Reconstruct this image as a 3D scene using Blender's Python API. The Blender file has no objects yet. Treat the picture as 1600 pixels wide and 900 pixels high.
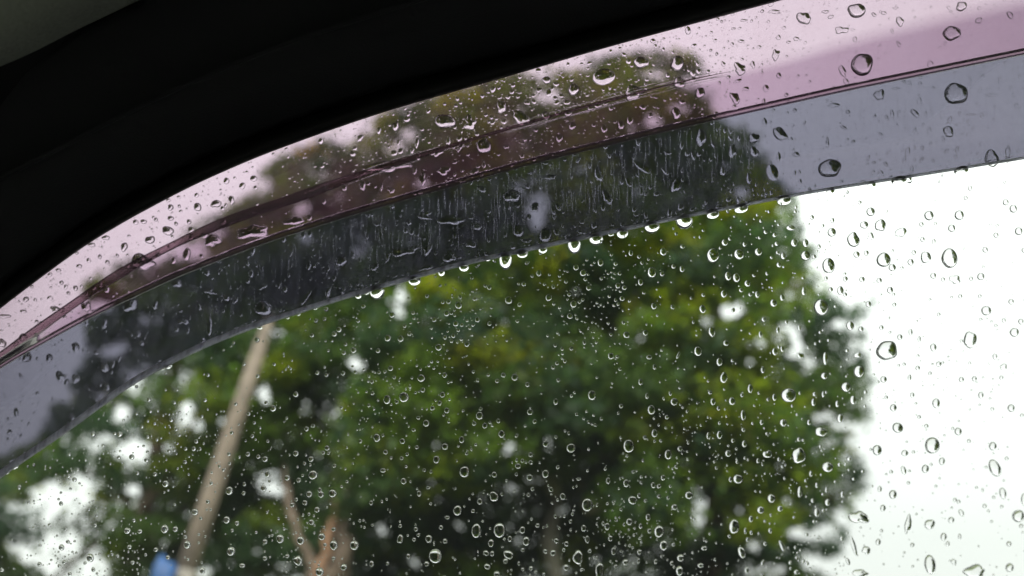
import bpy, math, random
import numpy as np
from mathutils import Vector, Matrix

random.seed(7)
rng = np.random.default_rng(7)
sc = bpy.context.scene
COL = sc.collection

# ------------------------------------------------------------------ camera
CAM = np.array([0.0, 0.0, 1.15])
AZ, PIT = math.radians(-8.0), math.radians(32.0)
FPX = 1200.0                                   # focal length for a frame 1600 wide
FW = np.array([math.sin(AZ) * math.cos(PIT), math.cos(AZ) * math.cos(PIT), math.sin(PIT)])
RT = np.array([math.cos(AZ), -math.sin(AZ), 0.0])
UP = np.cross(RT, FW)
cam = bpy.data.cameras.new('camera')
camo = bpy.data.objects.new('camera', cam)
COL.objects.link(camo)
camo.matrix_world = Matrix(((RT[0], UP[0], -FW[0], CAM[0]), (RT[1], UP[1], -FW[1], CAM[1]),
                            (RT[2], UP[2], -FW[2], CAM[2]), (0, 0, 0, 1)))
cam.sensor_width = 36.0
cam.lens = FPX / 1600 * 36.0
cam.clip_start = 0.01
cam.clip_end = 2000
GDIST = 0.38                                   # metres to the window glass along the axis
cam.dof.use_dof = True
cam.dof.focus_distance = GDIST + 0.008
cam.dof.aperture_fstop = (cam.lens / 1000) / 0.0058
cam.dof.aperture_blades = 0
sc.camera = camo

# ------------------------------------------------------------------ world and sun (overcast)
SUN_EL, SUN_AZ = math.radians(52), math.radians(-178)
world = bpy.data.worlds.new('World')
sc.world = world
world.use_nodes = True
nt = world.node_tree
bg = nt.nodes['Background']
sky = nt.nodes.new('ShaderNodeTexSky')
sky.sky_type = 'NISHITA'
sky.sun_disc = False
sky.sun_elevation = SUN_EL
sky.sun_rotation = SUN_AZ
sky.air_density = 2.0
sky.dust_density = 6.0
mix = nt.nodes.new('ShaderNodeMix'); mix.data_type = 'RGBA'
mix.inputs[0].default_value = 0.92               # cloud cover over the clear sky
tcw = nt.nodes.new('ShaderNodeTexCoord')
nz = nt.nodes.new('ShaderNodeTexNoise'); nz.inputs['Scale'].default_value = 1.6; nz.inputs['Detail'].default_value = 4; nz.inputs['Roughness'].default_value = .45
mrw = nt.nodes.new('ShaderNodeMapRange'); mrw.inputs[1].default_value = .3; mrw.inputs[2].default_value = .7; mrw.inputs[3].default_value = .88; mrw.inputs[4].default_value = 1.08
vm = nt.nodes.new('ShaderNodeVectorMath'); vm.operation = 'SCALE'; vm.inputs[0].default_value = (13.8, 14.4, 13.8)
mpw = nt.nodes.new('ShaderNodeMapping'); mpw.inputs['Location'].default_value = (3.1, 1.7, .4)
nt.links.new(tcw.outputs['Generated'], mpw.inputs[0]); nt.links.new(mpw.outputs[0], nz.inputs['Vector'])
nt.links.new(nz.outputs['Fac'], mrw.inputs[0]); 
# the cloud glows round the hidden sun, which stands behind the car
nrm_ = nt.nodes.new('ShaderNodeVectorMath'); nrm_.operation = 'NORMALIZE'; nt.links.new(tcw.outputs['Generated'], nrm_.inputs[0])
dotn = nt.nodes.new('ShaderNodeVectorMath'); dotn.operation = 'DOT_PRODUCT'
dotn.inputs[1].default_value = (math.sin(SUN_AZ) * math.cos(SUN_EL), math.cos(SUN_AZ) * math.cos(SUN_EL), math.sin(SUN_EL))
nt.links.new(nrm_.outputs[0], dotn.inputs[0])
mrs = nt.nodes.new('ShaderNodeMapRange'); mrs.inputs[1].default_value = -.4; mrs.inputs[2].default_value = 1.0; mrs.inputs[3].default_value = .50; mrs.inputs[4].default_value = 1.6
nt.links.new(dotn.outputs['Value'], mrs.inputs[0])
mul_ = nt.nodes.new('ShaderNodeMath'); mul_.operation = 'MULTIPLY'
nt.links.new(mrs.outputs[0], mul_.inputs[0]); nt.links.new(mrw.outputs[0], mul_.inputs[1]); nt.links.new(mul_.outputs[0], vm.inputs['Scale']); nt.links.new(vm.outputs[0], mix.inputs[7])
nt.links.new(sky.outputs[0], mix.inputs[6])
nt.links.new(mix.outputs[2], bg.inputs[0])
bg.inputs[1].default_value = 0.10
sun = bpy.data.lights.new('sun', 'SUN')
sun.energy = 1.5
sun.angle = math.radians(25)
sun.color = (1.0, 0.97, 0.92)
suno = bpy.data.objects.new('sun', sun)
COL.objects.link(suno)
_sd = Vector((math.sin(SUN_AZ) * math.cos(SUN_EL), math.cos(SUN_AZ) * math.cos(SUN_EL), math.sin(SUN_EL)))
suno.rotation_euler = _sd.to_track_quat('Z', 'Y').to_euler()

sc.view_settings.view_transform = 'Standard'
sc.view_settings.look = 'None'
sc.view_settings.exposure = 0.7
sc.view_settings.gamma = 1.0
sc.render.engine = 'CYCLES'
sc.cycles.use_denoising = True
sc.cycles.max_bounces = 16
sc.cycles.diffuse_bounces = 6
sc.cycles.glossy_bounces = 6
sc.cycles.transmission_bounces = 14
sc.cycles.transparent_max_bounces = 40
sc.cycles.caustics_refractive = False
sc.cycles.caustics_reflective = False
sc.cycles.sample_clamp_indirect = 6.0

# ------------------------------------------------------------------ helpers
def mat(name):
    m = bpy.data.materials.new(name)
    m.use_nodes = True
    t = m.node_tree
    t.nodes.clear()
    out = t.nodes.new('ShaderNodeOutputMaterial')
    return m, t, out

def node(t, typ, **kw):
    n = t.nodes.new(typ)
    for k, v in kw.items():
        if k[0] == 'i' and k[1:].isdigit():
            n.inputs[int(k[1:])].default_value = v
        elif k in n.inputs:
            n.inputs[k].default_value = v
        else:
            setattr(n, k, v)
    return n

def principled(name, col, rough=0.6, noise=0.0, scale=40.0, bump=0.0, spec=0.5, metal=0.0, col2=None):
    m, t, out = mat(name)
    b = t.nodes.new('ShaderNodeBsdfPrincipled')
    b.inputs['Base Color'].default_value = (*col, 1)
    b.inputs['Roughness'].default_value = rough
    b.inputs['Specular IOR Level'].default_value = spec
    b.inputs['Metallic'].default_value = metal
    t.links.new(b.outputs[0], out.inputs[0])
    if noise or bump:
        tc = t.nodes.new('ShaderNodeTexCoord')
        n = node(t, 'ShaderNodeTexNoise')
        n.inputs['Scale'].default_value = scale
        n.inputs['Detail'].default_value = 6
        t.links.new(tc.outputs['Object'], n.inputs['Vector'])
        if noise:
            r = t.nodes.new('ShaderNodeMix'); r.data_type = 'RGBA'
            c2 = col2 or tuple(c * (1 - noise) for c in col)
            r.inputs[6].default_value = (*col, 1)
            r.inputs[7].default_value = (*c2, 1)
            mr = node(t, 'ShaderNodeMapRange'); mr.inputs[1].default_value = .35; mr.inputs[2].default_value = .65
            t.links.new(n.outputs['Fac'], mr.inputs[0])
            t.links.new(mr.outputs[0], r.inputs[0])
            t.links.new(r.outputs[2], b.inputs['Base Color'])
        if bump:
            bm = t.nodes.new('ShaderNodeBump')
            bm.inputs['Strength'].default_value = bump
            bm.inputs['Distance'].default_value = 0.002
            t.links.new(n.outputs['Fac'], bm.inputs['Height'])
            t.links.new(bm.outputs[0], b.inputs['Normal'])
    return m

def link_mesh(name, verts, faces, material, parent=None, smooth=True, loc=None):
    me = bpy.data.meshes.new(name)
    me.from_pydata([tuple(map(float, v)) for v in verts], [], faces)
    if material:
        me.materials.append(material)
    if smooth:
        me.polygons.foreach_set('use_smooth', [True] * len(me.polygons))
    me.update()
    o = bpy.data.objects.new(name, me)
    COL.objects.link(o)
    if parent:
        o.parent = parent
    if loc is not None:
        o.location = tuple(map(float, loc))
    return o

def empty(name, loc=(0, 0, 0)):
    o = bpy.data.objects.new(name, None)
    COL.objects.link(o)
    o.location = tuple(map(float, loc))
    o.empty_display_size = 0.1
    return o

def tag(o, label=None, cat=None, group=None, kind=None):
    if label: o['label'] = label
    if cat: o['category'] = cat
    if group: o['group'] = group
    if kind: o['kind'] = kind
    return o

def rays(px, py):
    px = np.asarray(px, float); py = np.asarray(py, float)
    return (FW + RT * ((px - 800) / FPX)[..., None] + UP * ((450 - py) / FPX)[..., None])

# window plane: leans inward at the top like a car's side glass
TH = math.radians(20)
NRM = np.array([0.0, math.cos(TH), math.sin(TH)])
P0 = CAM + FW * GDIST

def S(px, py, d):
    """Point of the plane d metres outside the glass that is met in direction (px, py)."""
    r = rays(px, py)
    t = (np.dot(P0 - CAM, NRM) + np.asarray(d, float)) / (r @ NRM)
    return CAM + r * t[..., None]

def at(px, py, D):
    """Point at horizontal distance D in direction (px, py)."""
    r = rays(px, py)
    h = np.hypot(r[..., 0], r[..., 1])
    return CAM + r * (np.asarray(D) / h)[..., None]

def project(P):
    v = P - CAM
    z = v @ FW
    return 800 + FPX * (v @ RT) / z, 450 - FPX * (v @ UP) / z

def curve(pts, smooth=26):
    """Smoothed y(x) through points, straight beyond the ends."""
    xs = np.array([p[0] for p in pts], float); ys = np.array([p[1] for p in pts], float)
    s0 = (ys[1] - ys[0]) / (xs[1] - xs[0]); s1 = (ys[-1] - ys[-2]) / (xs[-1] - xs[-2])
    gx = np.arange(-900, 2600, 4.0)
    gy = np.interp(gx, xs, ys)
    gy = np.where(gx < xs[0], ys[0] + (gx - xs[0]) * s0, gy)
    gy = np.where(gx > xs[-1], ys[-1] + (gx - xs[-1]) * s1, gy)
    k = np.exp(-0.5 * (np.arange(-60, 61) * 4.0 / smooth) ** 2); k /= k.sum()
    e = np.pad(gy, 60, mode='reflect', reflect_type='odd')
    gy = np.convolve(e, k, 'valid')
    return lambda x: np.interp(x, gx, gy)

# profile lines of window frame and rain visor, measured at the glass
cA = curve([(-300, 760), (-150, 605), (0, 482), (60, 437), (130, 385), (200, 343), (300, 290), (400, 246), (500, 209), (600, 175),
            (700, 146), (800, 118), (900, 88), (1000, 60), (1100, 33), (1200, 6), (1300, -20), (1450, -58), (1600, -92)])
cR = curve([(-300, 815), (-150, 680), (0, 558), (84, 497), (169, 437), (236, 400), (304, 366), (371, 339), (472, 306), (564, 272), (640, 248),
            (766, 209), (834, 189), (935, 161), (1070, 126), (1140, 112), (1222, 95), (1296, 71), (1397, 44), (1532, 13), (1650, -12)])
cK = curve([(-300, 800), (-150, 678), (0, 570), (135, 495), (270, 431), (405, 378), (540, 335), (665, 299), (834, 251), (1070, 194), (1330, 136), (1600, 81)])
cL = curve([(-300, 1010), (-150, 868), (0, 747), (101, 679), (209, 599), (320, 543), (405, 510), (540, 467), (719, 416), (867, 384), (1070, 341),
            (1262, 303), (1465, 271), (1600, 249)])
cC = curve([(-300, 400), (0, 282), (34, 264), (150, 203), (250, 152), (350, 108), (450, 68), (540, 38), (700, -12), (1000, -95), (1600, -240)], 40)
cD = curve([(-300, 270), (0, 113), (60, 84), (110, 52), (160, 28), (210, 2), (300, -36), (500, -110), (1000, -240), (1600, -380)], 30)
def cRi(x):                                     # ridge stays above the crease
    return np.minimum(cR(x), cK(x) - 14)

XS = np.concatenate([np.arange(-520, 1900, 10.0), [2000, 2150, 2300]])

def loft(name, rows, material, parent, xs=XS, closed=False, flip=False, smooth=True):
    """rows: list of (y(x), d or d(x)); a strip surface running along the window."""
    V = []
    for fy, d in rows:
        dd = d(xs) if callable(d) else np.full(len(xs), d)
        V.append(S(xs, fy(xs), dd))
    V = np.concatenate(V)
    n, R = len(xs), len(rows)
    F = []
    for r in range(R if closed else R - 1):
        a, b = r * n, ((r + 1) % R) * n
        for i in range(n - 1):
            f = (a + i, a + i + 1, b + i + 1, b + i)
            F.append(f[::-1] if flip else f)
    if closed:
        F.append(tuple(r * n for r in range(R)))
        F.append(tuple(r * n + n - 1 for r in range(R))[::-1])
    return link_mesh(name, V, F, material, parent, smooth)

def boxmesh(x0, x1, y0, y1, z0, z1):
    v = [(x, y, z) for x in (x0, x1) for y in (y0, y1) for z in (z0, z1)]
    f = [(0, 1, 3, 2), (4, 6, 7, 5), (0, 4, 5, 1), (2, 3, 7, 6), (0, 2, 6, 4), (1, 5, 7, 3)]
    return v, f

def box(name, x0, x1, y0, y1, z0, z1, m, parent=None):
    v, f = boxmesh(x0, x1, y0, y1, z0, z1)
    return link_mesh(name, v, f, m, parent, smooth=False)

# ------------------------------------------------------------------ materials
M_trim = principled('black_trim', (0.030, 0.031, 0.036), 0.5, bump=0.25, scale=900, spec=0.35)
M_seal = principled('rubber_seal', (0.012, 0.012, 0.013), 0.42, bump=0.15, scale=400, spec=0.4)
M_liner = principled('roof_lining_cloth', (0.56, 0.60, 0.53), 0.95, noise=0.25, scale=600, bump=0.8, spec=0.1)
M_cabin = principled('cabin_beige_bounce', (0.46, 0.45, 0.42), 0.7, noise=0.2, scale=60)  # unseen cabin surfaces, made pale to bounce light onto the lining
M_paint = principled('car_paint', (0.02, 0.02, 0.022), 0.25)

def tinted(name, attr=None, col=(0.9, 0.9, 0.9), dirt_haze=0.05, dirt_haze_col=(0.8, 0.8, 0.85), gloss=0.03, dirt_haze_noise=0.0, scale=40.0):
    """Thin clear plastic or glass: each face lets a share of the light straight through, mirrors a little, and its dirt scatters a little; the scatter also stands for glare and haze."""
    m, t, out = mat(name)
    tr = t.nodes.new('ShaderNodeBsdfTransparent')
    if attr:
        a = node(t, 'ShaderNodeAttribute', attribute_name=attr)
        t.links.new(a.outputs['Color'], tr.inputs[0])
    else:
        tr.inputs[0].default_value = (*col, 1)
    gl = node(t, 'ShaderNodeBsdfAnisotropic') if False else t.nodes.new('ShaderNodeBsdfGlossy')
    gl.inputs['Roughness'].default_value = gloss
    fr = t.nodes.new('ShaderNodeFresnel'); fr.inputs[0].default_value = 1.45
    m1 = t.nodes.new('ShaderNodeMixShader')
    t.links.new(fr.outputs[0], m1.inputs[0]); t.links.new(tr.outputs[0], m1.inputs[1]); t.links.new(gl.outputs[0], m1.inputs[2])
    last = m1
    if dirt_haze:
        tl = t.nodes.new('ShaderNodeBsdfTranslucent'); tl.inputs[0].default_value = (*dirt_haze_col, 1)
        m2 = t.nodes.new('ShaderNodeMixShader'); m2.inputs[0].default_value = dirt_haze
        if dirt_haze_noise:
            tc = t.nodes.new('ShaderNodeTexCoord')
            mp = node(t, 'ShaderNodeMapping'); mp.inputs['Scale'].default_value = (1.0, 1.0, 0.12)
            n = node(t, 'ShaderNodeTexNoise'); n.inputs['Scale'].default_value = scale; n.inputs['Detail'].default_value = 5
            mr = node(t, 'ShaderNodeMapRange'); mr.inputs[1].default_value = .35; mr.inputs[2].default_value = .75
            mr.inputs[3].default_value = dirt_haze * (1 - dirt_haze_noise); mr.inputs[4].default_value = dirt_haze * (1 + dirt_haze_noise)
            t.links.new(tc.outputs['Object'], mp.inputs[0]); t.links.new(mp.outputs[0], n.inputs['Vector'])
            t.links.new(n.outputs['Fac'], mr.inputs[0]); t.links.new(mr.outputs[0], m2.inputs[0])
        t.links.new(m1.outputs[0], m2.inputs[1]); t.links.new(tl.outputs[0], m2.inputs[2])
        last = m2
    t.links.new(last.outputs[0], out.inputs[0])
    return m

M_glass = tinted('window_glass', col=(0.985, 0.995, 0.985), dirt_haze=0.008, gloss=0.0)  # slight scatter stands in for veiling glare over the foliage
M_pink = tinted('pink_tinted_acrylic', attr='tint', dirt_haze=0.036, dirt_haze_col=(0.76, 0.40, 0.54), gloss=0.04, dirt_haze_noise=0.5, scale=60)  # mauve scatter painted in as haze over the trees behind
M_smoke = tinted('smoked_acrylic', attr='tint', dirt_haze=0.036, dirt_haze_col=(0.62, 0.60, 0.78), gloss=0.05, dirt_haze_noise=0.7, scale=260)  # bluish scatter: smears plus painted haze over the trees behind
M_rib = tinted('moulded_rib_acrylic', col=(0.60, 0.50, 0.53), dirt_haze=0.035, dirt_haze_col=(0.6, 0.5, 0.5), gloss=0.12, dirt_haze_noise=.7, scale=160)
M_crease = tinted('crease_acrylic', col=(0.43, 0.345, 0.40), dirt_haze=0.03, dirt_haze_col=(0.7, 0.55, 0.62), gloss=0.15)
M_lip = tinted('scuffed_lit_acrylic_edge', col=(0.42, 0.42, 0.48), dirt_haze=0.8, dirt_haze_col=(0.9, 0.9, 0.97), gloss=0.2, dirt_haze_noise=0.6, scale=220)  # scuffs, plus pale scatter painting the sparkle of an edge catching light

M_dark = tinted('darkened_far_glass', col=(0.30, 0.30, 0.31), dirt_haze=0.0, gloss=0.0)  # unseen far window, darkened to keep its reflection out of the visor

m, t, out = mat('rain_water')
g = t.nodes.new('ShaderNodeBsdfGlass'); g.inputs['IOR'].default_value = 1.33; g.inputs['Roughness'].default_value = 0.0
t.links.new(g.outputs[0], out.inputs[0])
M_water = m

# ------------------------------------------------------------------ the car round the camera
car = empty('car', (0.1, -0.4, 0))
tag(car, 'dark car cabin with black window trim and a tinted rain visor outside the glass', 'car')
def kid(o, parent):
    o.parent = parent
    o.matrix_parent_inverse = Matrix.Translation(parent.matrix_world.translation).inverted()
    return o
bpy.context.view_layer.update()

off = lambda f, k: (lambda x: f(x) + k)
lerp = lambda f, g_, s: (lambda x: f(x) * (1 - s) + g_(x) * s)

kid(loft('weather_seal', [(off(cA, -26), -0.0045), (off(cA, -3), -0.0046), (off(cA, 0), -0.0060), (off(cA, -3), -0.0085), (off(cA, -9), -0.0110),
                          (off(cA, -18), -0.0125), (off(cA, -27), -0.0122), (off(cA, -33), -0.0100), (off(cA, -36), -0.0072)], M_seal, None), car)
def mid(s, b):
    return lambda x: (cA(x) - 34) * (1 - s) + cC(x) * s + b
kid(loft('door_trim', [(off(cA, -35), -0.006), (off(cA, -37), -0.0095), (mid(.1, 0), -0.014), (mid(.35, 0), -0.026), (mid(.65, 0), -0.040), (mid(.93, 0), -0.052), (off(cC, 4), -0.0525), (off(cC, 2), -0.0562),
                       (off(cC, -2), -0.0578), (off(cC, -8), -0.0580), (lerp(off(cC, -8), off(cD, 6), .1), -0.0590), (lerp(off(cC, -5), off(cD, 6), .5), -0.066),
                       (lerp(off(cC, -5), off(cD, 6), .9), -0.078), (off(cD, 5), -0.079), (off(cD, -10), -0.074)], M_trim, None), car)
# roof lining: from the trim across the cabin
rowsP = [S(XS, cD(XS) + 1, np.full(len(XS), -0.0775)), S(XS, cD(XS) - 14, np.full(len(XS), -0.094)), S(XS, cD(XS) - 60, np.full(len(XS), -0.125)),
         S(XS, cD(XS) - 180, np.full(len(XS), -0.19))]
edge = rowsP[-1]
far1 = np.stack([edge[:, 0], np.full(len(XS), -0.45), np.maximum(edge[:, 2], 1.5) + 0.02], 1)
far2 = np.stack([edge[:, 0], np.full(len(XS), -1.3), np.full(len(XS), 1.49)], 1)
V = np.concatenate(rowsP + [far1, far2]); n = len(XS)
F = [(r * n + i, r * n + i + 1, (r + 1) * n + i + 1, (r + 1) * n + i) for r in range(5) for i in range(n - 1)]
kid(link_mesh('roof_lining', V, F, M_liner), car)
# painted frame outside the glass, and the roof
kid(loft('door_frame', [(off(cA, -8), 0.0005), (off(cA, -9), 0.006), (off(cA, -60), 0.004), (off(cA, -160), -0.02), (off(cA, -420), -0.10)], M_paint, None), car)
box_parts = []
yroof = float(S(np.array(800.), cA(np.array(800.)) - 300, np.array(-0.06))[1])
kid(box('roof_panel', -1.3, 2.3, -1.45, yroof + 0.08, 1.60, 1.63, M_paint), car)
kid(box('floor_pan', -1.3, 2.3, -1.45, 0.62, 0.28, 0.32, M_cabin), car)
kid(box('rear_panel', -1.3, -0.9, -1.45, 0.62, 0.32, 1.60, M_cabin), car)  # unseen; left solid so nothing bright reflects in the window glass
kid(box('dashboard', 1.9, 2.3, -1.45, 0.62, 0.32, 0.98, M_cabin), car)
kid(box('windscreen', 2.10, 2.105, -1.40, 0.55, 0.98, 1.60, M_glass), car)  # unseen; added to let daylight reach the roof lining
kid(box('front_door_panel', 0.95, 1.9, 0.40, 0.62, 0.32, 1.60, M_cabin), car)
kid(box('far_door_panel', -0.9, 1.9, -1.45, -1.40, 0.32, 1.02, M_cabin), car)
kid(box('far_door_glass', -0.9, 1.9, -1.43, -1.426, 1.02, 1.60, M_dark), car)  # unseen; dark tint added to suppress its reflection
belt = S(np.array([-520., 2300.]), np.array([1330., 1330.]), np.array([-0.01, -0.01]))
zb, yb = float(belt[0, 2]), float(belt[0, 1])
kid(box('door_panel', -0.9, 0.95, yb - 0.05, yb + 0.06, 0.32, zb, M_cabin), car)
# window glass: one slab, outer face on the plane d = 0
gx = np.arange(-560, 2331, 100.0)
def gtop(x): return cA(x) - 24
V = np.concatenate([S(gx, gtop(gx), np.zeros(len(gx))), S(gx, np.full(len(gx), 1360.), np.zeros(len(gx))),
                    S(gx, np.full(len(gx), 1360.), np.full(len(gx), -0.0038)), S(gx, gtop(gx), np.full(len(gx), -0.0038))])
n = len(gx); F = []
for r in range(4):
    for i in range(n - 1):
        F.append((r * n + i, r * n + i + 1, ((r + 1) % 4) * n + i + 1, ((r + 1) % 4) * n + i))
F.append((0, n, 2 * n, 3 * n)); F.append((n - 1, 4 * n - 1, 3 * n - 1, 2 * n - 1))
kid(link_mesh('window_glass', V, F, M_glass, smooth=False), car)

# ------------------------------------------------------------------ rain visor
VT = 0.0022                                    # thickness of the acrylic
dTop, dR, dK, dL = 0.007, 0.0165, 0.0235, 0.0275
visor = empty('rain_visor', (0, 0.35, 1.4))
kid(visor, car)
bpy.context.view_layer.update()
def visor_d(x, y):
    """Outward offset of the visor's inner face in direction (x, y)."""
    x = np.asarray(x, float); y = np.asarray(y, float)
    ya, yr, yk, yl = cA(x) - 26, cRi(x), cK(x), cL(x)
    d = np.where(y < yr, dTop + (dR - dTop) * (y - ya) / np.maximum(yr - ya, 1),
                 np.where(y < yk, dR + (dK - dR) * (y - yr) / np.maximum(yk - yr, 1), dK + (dL - dK) * (y - yk) / np.maximum(yl - yk, 1)))
    return d

def band(name, ys, material, tint):
    """ys(x, s) for s in 0..1 down the band; a slab of thickness VT with a colour for each row."""
    xs = np.arange(-420, 1860, 12.0); ss = np.linspace(0, 1, 13)
    n, R = len(xs), len(ss)
    inner, outer, cols = [], [], []
    for s in ss:
        y = ys(xs, s)
        d = visor_d(xs, y)
        inner.append(S(xs, y, d)); outer.append(S(xs, y, d + VT))
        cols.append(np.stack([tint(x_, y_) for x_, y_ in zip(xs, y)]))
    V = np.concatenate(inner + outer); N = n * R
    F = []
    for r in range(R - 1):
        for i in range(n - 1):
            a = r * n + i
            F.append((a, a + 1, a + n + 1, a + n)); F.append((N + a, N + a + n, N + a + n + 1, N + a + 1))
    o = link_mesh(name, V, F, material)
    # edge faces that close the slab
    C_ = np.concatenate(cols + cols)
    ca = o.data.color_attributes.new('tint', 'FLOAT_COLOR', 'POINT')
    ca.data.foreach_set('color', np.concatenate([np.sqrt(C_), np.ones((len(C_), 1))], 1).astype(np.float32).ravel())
    kid(o, visor)
    return o

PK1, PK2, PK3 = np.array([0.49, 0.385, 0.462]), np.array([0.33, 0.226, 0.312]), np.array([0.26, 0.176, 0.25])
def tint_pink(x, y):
    s = np.clip((y - cRi(x) + 8) / 24.0, 0, 1); s = s * s * (3 - 2 * s)  # soft shading at the bend put into the tint, darker below the ridge
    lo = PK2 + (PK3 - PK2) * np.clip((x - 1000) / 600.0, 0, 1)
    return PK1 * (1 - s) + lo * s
def tint_grey(x, y):
    return np.array([0.16, 0.152, 0.202])
YT = lambda x: cA(x) - 26
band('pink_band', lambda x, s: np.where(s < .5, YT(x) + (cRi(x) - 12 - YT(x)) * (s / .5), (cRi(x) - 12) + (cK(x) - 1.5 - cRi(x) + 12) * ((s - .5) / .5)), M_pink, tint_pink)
band('smoked_band', lambda x, s: (cK(x) + 1.5) + (cL(x) - 3 - cK(x) - 1.5) * s, M_smoke, tint_grey)
# the crease: a narrow bead between the two bands
kid(loft('crease_bead', [(off(cK, -6), dK - 0.0004), (off(cK, 0), dK - 0.0009), (off(cK, 5), dK - 0.0004), (off(cK, 5), dK + VT), (off(cK, 0), dK + VT + .0005), (off(cK, -6), dK + VT)],
         M_crease, None, xs=np.arange(-420, 1860, 12.0), closed=True), visor)
# the moulded ridge that runs along the pink band and dies away
def rw(x): return np.clip((1150 - x) / 260.0, 0.0, 1.0) ** .6 * np.interp(x, [-400, 100, 420, 600, 800, 1150], [7, 8, 8.5, 4.5, 2.6, 2.0]) * (1 + .10 * np.sin(x * .041) + .12 * np.sin(x * .013 + 1))
rx_ = np.arange(-420, 1146, 8.0)
kid(loft('moulded_ridge', [(lambda x: cRi(x) - rw(x), lambda x: visor_d(x, cRi(x) - rw(x)) + VT - 2e-4), (lambda x: cRi(x) - rw(x) * .6, lambda x: visor_d(x, cRi(x)) + VT + .0005),
                           (cRi, lambda x: visor_d(x, cRi(x)) + VT + .0008), (lambda x: cRi(x) + rw(x) * .6, lambda x: visor_d(x, cRi(x)) + VT + .0005),
                           (lambda x: cRi(x) + rw(x), lambda x: visor_d(x, cRi(x) + rw(x)) + VT - 2e-4)], M_rib, None, xs=rx_, closed=True), visor)
# the bottom lip
lw = lambda x: np.interp(x, [-400, 0, 330, 560, 900, 1250, 1900], [15, 14, 11, 8, 7, 5, 4])
kid(loft('bottom_lip', [(lambda x: cL(x) - lw(x), dL - 0.0012), (lambda x: cL(x) - lw(x) * .4, dL - 0.0022), (cL, dL - 0.0012), (cL, dL + VT + .0006), (lambda x: cL(x) - lw(x) * .5, dL + VT + .0012), (lambda x: cL(x) - lw(x), dL + VT + .0006)],
         M_lip, None, xs=np.arange(-420, 1860, 6.0), closed=True), visor)

# ------------------------------------------------------------------ rain: drops measured in four views of the glass and five of the visor
def parse(txt, ox, oy, k=2.963):
    out = []
    for tok in txt.split():
        p = tok.split(',')
        x, y, rx = float(p[0]), float(p[1]), float(p[2])
        ry, irr, rot, bend = rx, 0.0, 0.0, 0.0
        for q in p[3:]:
            if q[0] == 'i': irr = float(q[1:] or 2) / 10
            elif q[0] == 'r': rot = float(q[1:])
            elif q[0] == 'b': bend = float(q[1:]) / 10
            else: ry = float(q)
        out.append([ox + x / k, oy + y / k, rx / k, ry / k, irr, rot, bend])
    return out

G = []
G += parse('''160,295,30,33 280,290,24 370,278,18 215,235,16 238,217,9 445,200,11 455,240,11 375,212,8 403,186,10 450,135,6 520,167,20,12 618,118,11
605,148,6 535,237,16,18 588,238,14,18 628,300,10 588,296,22 485,297,12,15 465,338,12 430,303,7 695,342,30,34 710,187,20 810,222,30,32,i1 890,92,20 860,153,20,17
935,155,27,26,i1 1030,187,28,20,i1,r30 890,205,18,14,i3 825,290,15 870,283,12 950,315,33 990,350,17 1075,325,15 1145,303,26,25,i1 1090,280,11 1160,110,22 1125,150,11
1190,147,8 1300,108,22 1265,168,17 1330,28,10 1515,48,14 1550,78,18 1575,182,18 1470,200,12 1420,268,13 1255,308,38,44 1280,405,26,20,i2 1180,388,14 1225,405,10
1355,402,10 1400,392,17 1600,270,12 1130,220,11 1035,352,8 980,455,15 930,410,13 850,405,13 773,403,12 705,452,11 750,457,16,20 772,475,10 660,535,33,37 580,460,10,18,i1
480,490,10,14,i1 440,515,17 230,390,16,20 268,398,17,20 320,424,15 210,472,15,17 290,455,10 365,475,11,15 332,475,9 115,477,9 112,543,16,18 155,648,14,24,i1 395,590,11
500,603,9 560,630,8,14 845,635,12 795,620,19,21 940,628,11 655,650,7 1025,672,13 880,520,13,14 1000,522,10 725,530,7 965,735,47,46,i1 835,832,25,27 675,852,16 565,758,17,12,r-30,i2
680,772,12,28 830,755,16,12,i2 780,735,8 445,740,12,16 480,727,9,13 380,660,9,15 460,640,8,14 220,700,13 90,738,18,22 190,787,15,18 210,860,17,24,i1 390,825,9,14 250,780,8
1350,685,30,38,r-20,i1 1310,690,8 1180,720,15,18 1205,797,13 1175,797,7 1108,815,11 1045,797,8 1020,803,7 950,868,15 1165,840,9 1070,860,9,15 1310,868,12 1370,865,12 1495,860,10
1505,810,18,14,i2 1465,762,11,14 1555,650,22,20 1585,600,13 1540,508,13 1425,550,24,21 1305,483,10 1265,488,7 1205,567,9 1395,482,9 1450,600,7 1470,618,8 1400,590,8 1075,650,10,16
1115,682,8,16 925,880,7 1165,498,7''', 1060, 300)
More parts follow.
